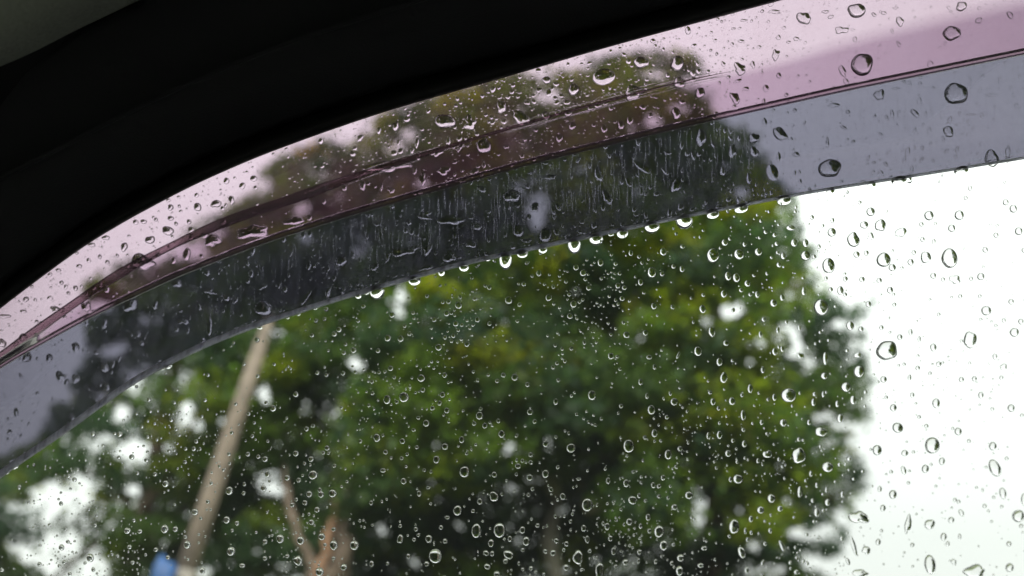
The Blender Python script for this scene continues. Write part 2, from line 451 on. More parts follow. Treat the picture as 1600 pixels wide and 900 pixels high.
G += parse('''155,43,9 222,73,17,20 300,62,23 180,75,6 388,28,11 478,50,13 432,112,11 498,123,13 367,157,10,8 403,182,15 345,213,10,7 333,213,6 175,250,16,18 293,265,13 490,290,15
360,293,9 215,315,11 315,325,8 290,344,9 240,342,7 450,350,15,17 395,398,8 203,400,13,10 298,450,13,14 412,480,10,6 370,507,10,13 567,258,12,15 650,147,17,18 625,183,10 675,193,13
752,232,14,17 884,130,14 905,174,10 1003,82,11,14 1170,53,18,22 1100,140,8 1305,102,10 1075,55,7 1425,55,8,13 1445,120,18,21 1550,83,17 1517,153,10 1460,228,14,18 1185,190,8
1340,288,25,30 1073,297,21 1003,245,8 1523,327,17,22 1578,300,12 1488,262,7 1512,203,6 955,277,12,14 887,327,10 820,303,5 848,355,9 828,380,14,12 590,322,8 580,407,23,25
718,420,13 820,418,8 882,433,14 955,416,15,18 1012,385,9 980,488,11 1108,440,11,6 1035,521,13,15 1245,448,10,14 1328,460,13,17 1232,393,7 1362,407,8 1150,401,6 1398,430,7
895,486,9 876,513,9 716,521,20,23,i1 651,544,12,14 548,586,20,23 620,588,9 500,618,11,8 1148,560,25,30 1358,538,22,18,r-40 1242,553,7 1080,602,8 1072,636,9 1552,570,14 1418,540,8
1480,520,9 1430,617,11,15 1480,683,23,27 1502,747,19,23 1343,638,14,16 1240,660,12,17 1132,668,11,15 1395,657,8,12 635,680,23,32 742,678,27,34 848,676,13,16 865,728,17,20
790,716,10,13 703,737,14,17 472,664,10 490,727,11 282,718,15,19,i1 415,717,15,18 347,720,9 70,747,20,22 95,633,8 283,657,9 445,797,31,33 320,797,9,11 680,783,15,11,r-40 708,785,10,12
783,790,25,18,r-35 770,820,12 850,768,9 990,782,13,14 1040,768,9 1052,740,10,12 1105,803,25,30,i1 1148,720,10,16 1160,773,9 1140,808,11,15 1255,715,11,13 1270,775,10,17 1390,778,12
1345,748,7 1385,818,8,12 1547,743,9 1580,805,17,17 1205,865,20,35,i1 1050,850,12,14 685,845,15,12,r-30 730,880,14 888,853,10 850,858,8 405,833,12 150,833,10,14 22,848,15 910,870,7
1280,845,9 1325,825,14 1465,822,8,12 1575,865,18,22 918,655,10 1020,668,6 890,625,7 573,124,6''', 530, 600)
G += parse('''510,53,36,32 775,15,23,22 332,22,12,20 160,82,12,16 248,80,16,17 300,145,12,24 295,52,9 443,62,9,15 415,72,8 625,85,10,17 670,48,7,13 630,47,10 735,92,9,15 808,75,14,20
748,160,14,20 865,38,9 862,103,8 962,62,9 995,110,16 1083,52,10,13 1100,90,7 1193,90,18,22 1400,52,13,15 1395,97,6 1540,112,17 1590,145,9 1148,195,10 1295,220,17 1115,153,9
1015,203,26,22,r-35 385,177,9,12 485,180,17 343,182,7 300,212,9 410,230,8 190,236,13,18 140,240,10,16 305,277,12,15 230,322,15 268,300,6 412,325,20,18,i2 368,355,8,11 557,332,30,38,i1
660,222,27,22,i1 690,385,27,23 613,415,8,13 588,447,7 790,347,11 745,373,9 788,398,6 852,405,8 815,405,5 810,440,8 920,307,22,23 1048,320,16,14 1088,315,8 1175,285,34,37
1220,358,14,17 1143,393,17,18 1043,400,12,20,r20 1070,403,7 985,407,9 962,418,6 1065,458,8 1455,288,18,19 1465,390,26,40,r25 1425,385,7 1520,345,9 1345,264,9 1057,268,6
275,440,23,21 430,530,19,20 562,500,12,25 470,577,13,14 380,583,17 640,595,13,20 670,585,8 690,548,14,16 668,510,7 685,490,6,13 640,468,7,12 335,625,10,14 400,635,7 48,515,18
62,618,7 257,660,24,33 320,720,8,10 337,688,8,10 310,680,7,14 480,750,9,30,r25,i1 293,780,17,27,r20 120,760,14,10 103,840,14,11 545,870,12 548,803,8 390,827,8,14,r-20 317,862,10,14
835,618,42,30,i2 993,512,18,20 947,575,13,15 932,487,10,14 897,473,6 940,680,7,10 925,732,12,15 870,770,20,18,i2 812,752,10,45,r18,i1 785,822,9,18,r20 840,878,38,18,i2
1063,650,16,40,i2,r-8 1163,650,25,22,i1 1228,708,14,19 1247,740,9,13 1302,708,8,15 1263,630,14,14,i1 1310,597,11,17,r30 1280,537,9 1297,545,9 1265,573,6 1083,745,10
1165,837,25,45,r8 1275,825,12,15,i2 1370,870,52,30,i2,r8 1530,740,12 1533,850,19,20 1502,507,16,26,r15 1460,525,8 1497,568,8 1573,612,28,28 1600,535,14,28 1587,657,10 1450,637,7
1435,590,6,10 1380,480,7 1408,492,6,10 1085,845,7 950,835,6 755,715,8,12 758,510,8,14''', 1060, 600)
G += parse('''225,677,15 285,680,14 67,733,13 22,745,10 30,705,9 180,735,11 238,817,12 255,858,8 380,862,18,17 488,848,12 505,882,6 460,720,15 490,673,10 520,690,9 540,610,13
568,615,9 592,595,7 605,630,8 640,592,12 592,705,12 565,682,7 553,525,16,17 498,563,13 245,570,13 303,620,9 343,560,9 407,482,9 480,510,9 88,597,9 65,578,6 695,443,11 615,398,8
785,502,17 835,522,10 825,597,9 855,427,11 925,377,12,14 1097,350,13,14 1130,375,16 1210,328,14,17 1280,333,10 1350,283,10,14 1388,300,9 1260,290,8 1147,315,7 1170,337,7
1050,415,9 1155,445,12 1020,390,7 970,490,15 1085,520,15,16 1112,510,8 1065,475,9 1093,452,8 1068,575,13 950,427,7 993,518,7 1020,535,7 1290,435,12 1320,443,11 1395,418,12,15
1410,467,7 1310,493,12 1250,483,7 1272,525,7 1298,378,9 1245,378,6 1448,373,21,24 1495,380,11 1500,278,16,18 1548,345,11 1587,357,11,15 1590,253,12,9 1457,528,13,15 1330,662,15
1418,652,14,12,r-40 1435,765,13,10 1570,755,6,18,r-25 1258,760,14,15 1287,762,8 1395,880,10,14 1460,810,8,12 1300,820,8 1045,783,9 1008,793,9 990,812,9 1075,725,9 1000,710,8
965,665,6 1258,660,8 1245,607,7 1280,632,7 760,848,11 813,858,15,16 690,847,7 600,797,6 415,803,7 360,803,6 428,785,7 115,822,7 185,835,8 155,830,5''', 530, 300)
G += parse('''1370,322,13 1440,348,13 1515,297,12 1497,318,9 1520,320,8 1228,348,13 1148,325,11 1060,325,9 1420,208,11 1265,113,15 1370,48,13 1152,138,9 1240,265,8 1168,242,9
1092,93,8 950,75,9 690,73,10 898,300,11 860,300,9 555,233,13 432,232,12 610,338,13 678,353,11 550,340,9 477,285,8 718,418,10 767,463,15 637,413,9 665,287,7 345,443,11
1238,418,12,14 1330,435,13 1383,445,11 1450,422,21 1410,368,8 1220,483,14 1432,510,14 1487,512,14 1540,507,18 1412,550,12 1372,535,9 1353,560,11 1468,582,13 1430,603,8 1442,640,13
1062,495,17,19 978,460,9 962,545,10 903,593,15 957,582,6 975,582,6 930,622,8 1050,630,15,17 1097,645,11 1075,678,8 1297,717,18,20 1392,725,17,19 1490,707,16 1545,673,10 1545,747,18,22
1070,775,19,21 1227,730,12 1227,807,11 1330,797,10 1380,818,20,22,i1 1480,870,20 1122,840,14,10 867,745,16,18 812,672,13 763,672,17,20 590,680,15 648,683,11 620,632,9 600,755,11
722,767,11 440,655,10 285,757,14 418,805,18,20 183,835,11 297,825,10 275,842,9 185,747,8 138,665,6 155,665,7 545,797,8 615,827,10 778,803,10 937,865,13,16 870,812,7 920,697,7
950,705,6 1548,378,9''', 0, 600)
G += parse('''1287,662,8 1190,685,12 1548,658,12 1570,638,12 1463,596,10 1510,543,11 1130,797,8 1193,853,9 1270,798,8 1470,837,10 1512,847,9 1520,735,7 1440,735,6 1585,745,9
1035,733,6''', 0, 300)
Vd = []
Vd += parse('''915,70,17,20 1000,55,24,18 1072,38,14,20,i1 790,72,14 830,66,8 665,137,15,10 722,128,9 790,122,14,12 875,138,11 815,147,9 778,180,28,20 695,222,23,18 575,255,17,20 597,203,10,5
425,245,18,10 490,212,20,10 462,300,10 543,294,8 497,325,10 367,343,13,10 270,362,14,8 355,282,9 285,420,10 350,445,12 317,468,9 120,497,15,12 108,553,17,8 148,438,8 20,575,30,10
10,700,20 107,673,22,16 170,600,9 660,325,55,33,i2 865,290,17,32 805,318,12,17 985,225,33,33,i2 1170,185,70,32,i3,r8 1360,135,45,20,i2,r8 1410,130,8,18,i1 1195,90,28,14,i2 1035,140,16
885,210,13,16 1500,45,12 400,530,22,25,i1 265,545,30,15,i2 820,425,22,20,i1 960,375,11,17,i1 605,525,40,25,i3 720,525,12,20,r-25,b3 970,460,24,13,i3,b6 1048,490,18,13,i2 848,600,22,14,i3
835,552,12,6 485,610,14,22,i1 400,600,12,20,i1 350,720,20,22,i1 228,770,17,20 125,765,22,24 280,855,22,25,i1 350,865,16,24,i1 485,810,18,28,i1 445,745,12 655,700,12,i1 640,660,12,14
970,620,12,50,r-6,i2 940,690,14,12,i2 1215,440,22,10,r25,i2 1320,450,12,16 1220,540,40,35,i1 1415,490,10,42,r-35,b3 1520,470,12,30,b6,r-10 1435,195,12,14 1315,220,10,15 1405,200,10,18
1575,325,30,12,i3,r-20''', 0, 300)
Vd += parse('''490,563,46,34,i1 605,570,30,28,i3 752,495,25,26,i1,r20 840,545,48,24,r-40,i2 960,372,20,18 1085,415,28,25 1225,357,52,38,r12 1398,290,37,26,r-8 1565,295,32,34,r-20 1575,385,30,25
1365,430,48,30,i3,r10 1200,487,20,14,i1 1163,500,14,16 1060,525,17,16 957,535,22,18 1008,523,10,14 1080,583,18 1020,640,18 1305,580,18 1440,535,12,14 1560,525,22,26 1405,497,16,12
1055,475,16,13 1028,445,11 1000,455,11 925,418,14,12 870,477,14,10 835,430,11,6 740,407,9 662,445,12,8,r-40,i1 690,427,8 488,482,9,7 540,490,9 262,585,17,20 185,605,11,14,i1 320,530,10
97,640,14,17,i2 110,663,22,9 62,712,17,12,r-35 360,662,10,22,i1 338,695,11,14,i1 385,600,9 275,660,8,15 225,770,85,32,i3,r4 450,705,34,18,r20,i2 505,650,10,22,r-20,i3 560,685,9,24,r-35,b4
670,675,32,38,i2 350,790,9,20,i1 385,825,18,30,i3 485,790,30,18,i3 535,805,8,14 570,790,8 625,795,16,18,i4 108,857,16,24,i1 195,865,8,18 240,880,14,16,i3 25,870,14 670,760,10,16,i3
775,680,13,9 845,722,10,12,i3 1105,675,20,8,i3 800,765,10,6 910,603,10 860,645,9,11 705,545,9 680,533,9 693,565,8 728,550,9 750,590,8 780,590,8 1178,580,10 1520,350,12 1455,300,8
1500,230,8,11 585,640,8,9 597,715,9 365,725,10,18,i2
1200,805,17,35,i1 1405,775,44,16,r-35 1510,795,12,20,r35,i1 1520,708,16,10,i2 1250,718,10,15,r30,i1 1310,838,11,16,i1 1560,860,24,30,i1 1230,870,12,22,i2 955,755,17,6 975,820,28,13,i1 885,800,12,8
875,862,13 660,875,20,13,i2 1090,718,10,7 1045,740,8 695,830,10,7 820,880,24,18,i2 1310,672,7 1160,765,7,17,i1 1440,868,10''', 530, 0)
Vd += parse('''395,110,35,16,i3,b5 515,130,55,24,i3 640,160,20 610,240,27,15,i2 510,300,30,22,i3 410,265,18,26,i2,r-20 300,275,60,20,i4,r12 320,140,15,12,i2 175,150,15,9,i2 245,65,12,i1 610,120,14,7
690,92,12,9 800,20,40,30,i1 830,180,28,27 955,200,33,30 905,72,20,22,i1 880,115,10,16,i1 828,65,9 990,85,9,20,r20 1180,155,16 1125,140,12,8 1375,105,13,8 1240,25,20,32,r15,i1
1470,10,15,10 1530,100,12,20,i1 1580,70,14,18,r-20 1185,80,9,16,i1 870,225,20,10,i1 810,280,18,8 690,300,28,16,i3 650,330,20,10,i2 405,350,34,10,r18,i2 10,320,26
130,205,6,15 165,345,20,14,i3 225,300,10,26,r-20,i2 985,245,10 1125,210,18,6''', 530, 300)
Vd += parse('''580,85,36,26,i.5 825,50,40,34,i.5 755,140,28,18,i2 450,255,18,24,i2 285,320,28,26,i2 345,300,10,18,i1 465,350,11,14 262,455,28,20,r-35,i1 100,430,22,25 5,285,20,22 15,385,22,24
760,330,14,30,r25,i1 850,300,50,52,i.5 890,258,12,18,i2 500,440,10 680,55,15,9,i1 705,78,16,8,r25 545,180,15,9,i1 510,195,10,7 445,55,32,9,i1 303,95,18,6 388,52,9,8 565,172,8,i1 1020,205,8,16,r30
1025,100,18,22,i1 990,145,6,14,r20 1310,30,25,22 905,68,12,9,r-35 950,60,13,8 1005,37,14,6 290,190,14,8 200,100,7 255,133,11,6 178,250,8 150,233,7 275,375,20,8,r22 1390,95,18,12,r35 175,525,13,8
395,470,8,14 1535,70,20,12,r-50 1265,155,40,34,i.5 65,550,8 720,405,12,5
105,638,26,38,i1 470,620,40,24,r-40,i1 350,640,24,i1 250,700,19,27,i1 350,705,22,24 435,800,28,40,r18 700,780,52,42,i.5 1285,435,54,50,i.5 930,440,22,26,i1 545,715,14,13,i1 205,793,15,20
325,828,11,25,i1 160,670,8,15,r25 280,640,10,13 240,640,8,14,r25 95,715,12 540,510,9 785,518,10,9 765,590,16,7,r-20 990,528,8,22,r10 965,545,7,16,r30 1095,525,26,12,r-45 910,540,6,12
1250,610,24,26 690,660,8,22,i1 1130,685,7,13,r20 1180,745,6,11,r30 1240,700,14,7,r40 1290,695,7,18,r-8 960,760,8,13,r30 1125,740,7,14,r-25 1450,440,30,7,i1 1045,378,10,7,r-30 1005,410,20,5
720,487,30,9 1450,735,32,40,i1 1525,715,14,34,i1 810,655,8 1145,525,6,10 1355,530,20,5,i1 935,620,12,5,r-25 540,800,6,10 905,752,9,6''', 1060, 0)
Hang = [(590, 455, 12, 13), (648, 437, 10, 9), (725, 416, 8, 8), (790, 404, 10, 19), (816, 396, 9, 6), (848, 389, 7, 7), (897, 381, 10, 17), (931, 373, 11, 10), (972, 364, 9, 8),
        (1018, 353, 12, 11), (1068, 343, 13, 15), (1113, 335, 10, 6), (1157, 326, 11, 6), (1224, 313, 11, 7), (1297, 299, 6, 6), (1361, 290, 6, 7), (1404, 282, 11, 6), (1501, 267, 10, 6), (262, 571, 6, 5),
        (1419, 283, 4, 5), (690, 427, 5, 5), (560, 463, 5, 4)]

# keep drops on the sheet they belong to and apart from one another
def clean(lst, keep):
    out = []
    for p in sorted(lst, key=lambda q: -(q[2] * q[3])):
        if not keep(p): continue
        if any((p[0] - q[0]) ** 2 / (p[2] + q[2]) ** 2 + (p[1] - q[1]) ** 2 / (p[3] + q[3]) ** 2 < 1.05 for q in out): continue
        out.append(p)
    return out
Gd = clean(G, lambda p: p[1] - p[3] > cL(p[0]) + 2 or p[1] > cL(p[0]) + 8)
Vd = clean(Vd, lambda p: cA(p[0]) - 2 < p[1] < cL(p[0]) - 3 and -30 < p[0] < 1630)
VIS_O = lambda x, y: visor_d(x, y) + VT + np.where(np.asarray(y) > cL(x) - lw(x) - 2, .0012, 0.0)
GLS_O = lambda x, y: np.zeros(np.shape(x))

def drop_geo(p, surf, rings, segs, tall, rnd):
    """Dome of water in direction (x, y) on a sheet: vertices and faces in world space; the first half is the dome, then the flat foot."""
    x0, y0, rx, ry, irr, rot, bend = p
    th = np.linspace(0, 2 * np.pi, segs, endpoint=False)
    amp = 0.03 + irr * 0.85
    out = np.ones(segs)
    for k in (2, 3, 4, 5, 6) if irr > .15 else (2, 3, 4, 5):
        out += amp / (k - .3) * rnd.choice((-1, 1)) * rnd.uniform(.6, 1.4) * np.cos(k * th + rnd.uniform(0, 6.28))
    out = np.clip(out, .38, 1.6)
    px, py, hh = [x0], [y0], [1.0]
    c, s = math.cos(math.radians(rot)), math.sin(math.radians(rot))
    rad = [math.sin(0.5 * math.pi * k / rings) for k in range(1, rings + 1)]
    def place(r):
        ux, uy = r * out * np.cos(th), r * out * np.sin(th)
        ux = ux + bend * (uy ** 2 - .3)
        uy = np.where(uy > 0, uy * 1.0, uy * 1.06)                # a little heavier towards the foot
        ex, ey = ux * rx, uy * ry
        return x0 + c * ex + s * ey, y0 - s * ex + c * ey, uy
    for r in rad:
        a, b, uy = place(r)
        px += list(a); py += list(b)
        hh += list((max(0.0, 1 - r * r) ** 0.55) * (1 + 0.25 * uy))
    px, py, hh = np.array(px), np.array(py), np.array(hh)
    base = surf(px, py) + 6e-5
    m_per_px = GDIST / FPX
    H = tall * min(rx, ry) * m_per_px * (1 - 0.9 * min(irr, .5))
    top = S(px, py, base + hh * H)
    foot = S(px[-segs:], py[-segs:], base[-segs:])
    V = np.concatenate([top, foot])
    F = [(0, 1 + i, 1 + (i + 1) % segs) for i in range(segs)]
    for r in range(rings - 1):
        a, b = 1 + r * segs, 1 + (r + 1) * segs
        F += [(a + i, b + i, b + (i + 1) % segs, a + (i + 1) % segs) for i in range(segs)]
    nf = len(F)
    f0 = 1 + rings * segs
    F.append(tuple(range(f0, f0 + segs))[::-1])
    return V, F, nf

def fix_normals(me, n_top):
    """Dome smooth, foot flat."""
    sm = np.ones(len(me.polygons), bool); sm[n_top:] = False
    me.polygons.foreach_set('use_smooth', sm)

def make_drop(name, p, surf, rnd, tall, hires):
    big = max(p[2], p[3])
    rings, segs = (9, 32) if big > 8 else (7, 22) if big > 4.5 else (5, 16)
    V, F, nf = drop_geo(p, surf, rings, segs, tall, rnd)
    c = V[1 + rings * segs:].mean(0)
    me = bpy.data.meshes.new(name)
    me.from_pydata([tuple(map(float, v)) for v in V - c], [], F)
    me.materials.append(M_water)
    fix_normals(me, nf)
    me.update()
    o = bpy.data.objects.new(name, me)
    COL.objects.link(o)
    o.location = tuple(map(float, c))
    return o

ORD = ['', 'second ', 'third ', 'fourth ', 'fifth ', 'sixth ', 'seventh ', 'eighth ', 'ninth ', 'tenth ', 'eleventh ', 'twelfth ', 'thirteenth ', 'fourteenth ', 'fifteenth ',
       'sixteenth ', 'seventeenth ', 'eighteenth ', 'nineteenth ', 'twentieth ', 'twenty-first ', 'twenty-second ', 'twenty-third ', 'twenty-fourth ', 'twenty-fifth ', 'twenty-sixth ']
def shape_word(p):
    a = max(p[2], p[3]) / min(p[2], p[3])
    if p[4] >= .25: return 'crooked'
    if a > 2: return 'long thin'
    if abs(p[5]) > 12 and a > 1.25: return 'slanted'
    if p[4] >= .1: return 'uneven'
    if a > 1.18: return 'oval'
    return 'round'
GZ = [(60, 700, 'below the visor beside the frame edge'), (90, 830, 'on the large pale sky gap'), (200, 700, 'on the small sky gaps before the pole'), (230, 830, 'beside the blue tarp'),
      (330, 640, 'on the upper pole'), (305, 800, 'on the lower pole'), (430, 560, 'just past the pole top'), (440, 660, 'between pole and big tree'), (420, 760, 'on the bright gap past the pole'),
      (380, 860, 'between pole foot and forked trunk'), (500, 860, 'on the forked trunk'), (500, 760, 'above the forked trunk'), (560, 540, 'under the first hanging drop'),
      (560, 640, 'on dark leaves above the trunk'), (640, 500, 'on the sky gap under the visor'), (620, 720, 'on the pale leaf gaps mid tree'), (620, 830, 'low on dark leaves past the trunk'),
      (740, 480, 'under the long hanging drop'), (720, 590, 'on bright green leaves mid tree'), (740, 680, 'above the pale tree gaps'), (760, 780, 'on dark leaves below the gaps'),
      (760, 870, 'at the bottom edge mid tree'), (860, 440, 'below the second long hanging drop'), (880, 560, 'on the bright crown centre'), (870, 690, 'on the cluster of grey gaps'),
      (890, 800, 'beside the pale far trunk'), (980, 420, 'under the row of hanging drops'), (1000, 530, 'on the green upper crown'), (990, 650, 'on the yellowing leaves'), (970, 770, 'on deep shade low in the crown'),
      (960, 870, 'at the bottom edge below deep shade'), (1090, 390, 'on the crown top below the visor'), (1110, 500, 'on the curled pale gap'), (1110, 620, 'on the outer crown leaves'), (1100, 730, 'above the low sky gap'),
      (1110, 850, 'on the low pale gap'), (1200, 410, 'on leaves by the upper crown edge'), (1220, 530, 'by the broad gap near the crown edge'), (1220, 640, 'before the wedge of sky'), (1230, 740, 'on leaves under the sky wedge'),
      (1240, 850, 'low by the crown edge'), (1310, 370, 'on white sky where the crown ends'), (1330, 460, 'by the spiky leaf tip'), (1340, 560, 'off the crown edge'), (1330, 650, 'on the crown edge spur'),
      (1350, 750, 'off the lower crown edge'), (1330, 850, 'on the white sky at the crown foot'), (1420, 330, 'on sky under the visor lip'), (1430, 440, 'in the upper open sky'), (1440, 560, 'in the middle open sky'),
      (1430, 680, 'in the lower open sky'), (1440, 790, 'in the low open sky'), (1450, 880, 'in the open sky at the bottom edge'), (1540, 330, 'by the photo edge under the visor'), (1550, 460, 'by the photo edge, upper sky'),
      (1550, 570, 'by the photo edge, middle sky'), (1550, 690, 'by the photo edge, lower sky'), (1560, 820, 'by the photo corner')]
VZ = [(40, 480, 'pink band, at the low end'), (170, 380, 'pink band, along the low black frame'), (290, 330, 'pink band, above the ridge, low end'), (120, 520, 'pink band, under the ridge, low end'),
      (300, 395, 'pink band, in the pale patch under the ridge'), (400, 360, 'pink band, under the ridge past the pale patch'), (360, 310, 'pink band, where the tree begins'), (460, 270, 'pink band, on the tree near the frame'),
      (560, 215, 'pink band, on the pink sky flecks'), (600, 265, 'pink band, on the ridge mid length'), (520, 320, 'pink band, above the crease mid length'), (660, 270, 'pink band, on dark leaves over the crease'),
      (690, 185, 'pink band, by the two big drops'), (760, 160, 'pink band, in the fine spray'), (770, 235, 'pink band, under the ridge in deep shade'), (850, 130, 'pink band, below the frame mid tree'),
      (870, 180, 'pink band, on the ridge in shade'), (900, 220, 'pink band, in dark leaves beyond mid length'), (950, 120, 'pink band, round the largest drop'), (1010, 160, 'pink band, near the ridge tip'),
      (1060, 110, 'pink band, at the tree top edge'), (1070, 175, 'pink band, under the ridge tip'), (1140, 60, 'pink band, on pale sky by the frame'), (1160, 120, 'pink band, past the ridge tip'), (1250, 30, 'pink band, in pale sky up high'),
      (1260, 90, 'pink band, on the soft colour change'), (1350, 20, 'pink band, at the top edge'), (1350, 110, 'pink band, low on mauve sky'), (1480, 50, 'pink band, at the far high end'),
      (30, 640, 'smoked band, at the low end'), (110, 580, 'smoked band, on the grey sky patch'), (200, 540, 'smoked band, past the sky patch'), (280, 470, 'smoked band, below the crease, low part'),
      (320, 520, 'smoked band, over the lip, low part'), (420, 420, 'smoked band, below the crease on dark leaves'), (430, 480, 'smoked band, over the pole'), (540, 440, 'smoked band, near the scuffed lip'),
      (560, 370, 'smoked band, below the crease mid length'), (640, 400, 'smoked band, over the lip mid length'), (690, 340, 'smoked band, mid length'), (760, 390, 'smoked band, low before the grey gap'),
      (780, 290, 'smoked band, on the streaked part'), (840, 350, 'smoked band, on the grey gap'), (880, 290, 'smoked band, below the crease past the gap'), (930, 330, 'smoked band, past the grey gap'),
      (1000, 270, 'smoked band, upper dark part'), (1050, 320, 'smoked band, low dark part'), (1090, 230, 'smoked band, by the tree edge'), (1160, 240, 'smoked band, where the tree meets sky'),
      (1200, 290, 'smoked band, low where the tree ends'), (1260, 200, 'smoked band, upper grey sky'), (1300, 260, 'smoked band, by the big leafy drop'), (1380, 160, 'smoked band, below the crease on sky'),
      (1420, 230, 'smoked band, mid grey sky'), (1500, 150, 'smoked band, by the big hooked drop'), (1550, 230, 'smoked band, at the far end')]
def label_all(lst, zones, noun):
    cells = {}
    for i, p in enumerate(lst):
        z = min(zones, key=lambda q: (q[0] - p[0]) ** 2 + (q[1] - p[1]) ** 2)
        cells.setdefault(z[2], []).append(i)
    labels = [None] * len(lst)
    for z, ids in cells.items():
        ids.sort(key=lambda i: -(lst[i][2] * lst[i][3]))
        for k, i in enumerate(ids):
            labels[i] = f"{ORD[min(k, len(ORD) - 1)]}largest, {shape_word(lst[i])} {noun} {z}"
    return labels

rd = np.random.default_rng(11)
Gtop, Grest = Gd[:300], Gd[300:]
for p, lb in zip(Gtop, label_all(Gtop, GZ, 'raindrop')):
    o = make_drop('raindrop', p, GLS_O, rd, 0.60 if p[2] < 14 else .7, True)
    tag(o, lb, 'raindrop', 'raindrops on the window glass')
Vtop, Vrest = Vd[:290], Vd[290:]
for p, lb in zip(Vtop, label_all(Vtop, VZ, 'drop on the')):
    if p[4] or max(p[2], p[3]) < 12.5: p = p[:4] + [p[4] + (.12 if max(p[2], p[3]) < 12.5 else .03)] + p[5:]
    o = make_drop('visor_drop', p, VIS_O, rd, 0.85 if p[4] or max(p[2], p[3]) < 12.5 else .42, True)
    tag(o, lb, 'water drop', 'water drops on the rain visor')

# drops hanging from the visor's lip
HL = label_all([[h[0], h[1], h[2], h[3], 0, 0, 0] for h in Hang], [(262, 571, 'from the low curve of the visor'), (600, 450, 'near the scuffed lip'), (720, 420, 'at mid visor before the long drop'),
     (800, 400, 'at mid visor'), (910, 380, 'under the smoked band past mid visor'), (1040, 350, 'above the green crown top'), (1150, 325, 'near the crown edge'), (1300, 300, 'where the sky begins'),
     (1400, 283, 'over white sky'), (1500, 267, 'at the far end')], 'bead hanging from the lip')
for (x, y, rx, ry), lb in zip(Hang, HL):
    k = (GDIST + dL) / FPX
    yl = float(cL(np.array(float(x))))
    c = S(np.array([float(x)]), np.array([yl - 1.0]), np.array([dL + .0012]))[0]
    prof = [(0.62, 0.12), (0.86, -0.1), (1.0, -0.42), (0.98, -0.78), (0.86, -1.12), (0.66, -1.4), (0.4, -1.57), (0.18, -1.65)]
    H = (y + ry - yl) / 1.66
    segs = 22
    V = [(0, 0, .14 * H * k)]
    for r, z in prof:
        for i in range(segs):
            a = 2 * math.pi * i / segs
            V.append((r * rx * k * math.cos(a), min(r * rx * k, .0028) * math.sin(a), z * H * k * 1.12))
    V.append((0, 0, -1.67 * H * k * 1.12))
    F = [(0, 1 + i, 1 + (i + 1) % segs) for i in range(segs)]
    for r in range(len(prof) - 1):
        a, b = 1 + r * segs, 1 + (r + 1) * segs
        F += [(a + i, b + i, b + (i + 1) % segs, a + (i + 1) % segs) for i in range(segs)]
    a = 1 + (len(prof) - 1) * segs
    F += [(a + i, len(V) - 1, a + (i + 1) % segs) for i in range(segs)]
    o = link_mesh('hanging_drop', V, F, M_water, loc=c)
    tag(o, lb, 'hanging drop', 'drops hanging along the visor lip')

# fine droplets, too many to count: one mesh for each sheet
def spray(name, plist, surf, tall, seed):
    r = np.random.default_rng(seed)
    Vs, Fs, smooth, n0 = [], [], [], 0
    for p in plist:
        big = max(p[2], p[3])
        rings, segs = (4, 12) if big > 2.4 else (3, 8)
        V, F, nf = drop_geo(p, surf, rings, segs, tall, r)
        Vs.append(V); Fs += [tuple(i + n0 for i in f) for f in F]
        smooth += [k < nf for k in range(len(F))]
        n0 += len(V)
    me = bpy.data.meshes.new(name)
    me.from_pydata(np.concatenate(Vs).tolist(), [], Fs)
    me.materials.append(M_water)
    me.polygons.foreach_set('use_smooth', smooth)
    me.update()
    o = bpy.data.objects.new(name, me)
    COL.objects.link(o)
    return o

class Occ:
    """Coarse grid that keeps new droplets off the ones already there."""
    def __init__(self, lst):
        self.c = {}
        for p in lst: self.add(p)
    def add(self, p):
        R = max(p[2], p[3])
        for i in range(int((p[0] - R) // 16), int((p[0] + R) // 16) + 1):
            for j in range(int((p[1] - R) // 16), int((p[1] + R) // 16) + 1):
                self.c.setdefault((i, j), []).append(p)
    def free(self, p):
        for q in self.c.get((int(p[0] // 16), int(p[1] // 16)), ()):
            if (p[0] - q[0]) ** 2 / (p[2] + q[2] + .4) ** 2 + (p[1] - q[1]) ** 2 / (p[3] + q[3] + .4) ** 2 < 1.0: return False
        return True

occ = Occ(Gd)
fine = list(Grest)
clus = rd.uniform([-30, 330], [1630, 930], (90, 2))
while len(fine) < 3400:
    if rd.random() < .5:
        c = clus[rd.integers(90)]; x, y = c + rd.normal(0, 34, 2)
    else:
        x, y = rd.uniform(-60, 1660), rd.uniform(270, 960)
    if y < cL(x) + 3: continue
    if rd.random() > (1.0 if x < 1330 else .45): continue
    r = float(np.clip(np.exp(rd.normal(.22, .45)), .75, 3.4))
    if x > 1060: r *= .95
    p = [x, y, r, r * rd.uniform(.95, 1.35 if x > 800 else 1.12), .05, rd.normal(0, 6), 0]
    if occ.free(p): occ.add(p); fine.append(p)
tag(spray('fine_droplets', fine, GLS_O, .6, 3), 'fine rain spray of tiny droplets all over the window glass', 'rain spray', kind='stuff')

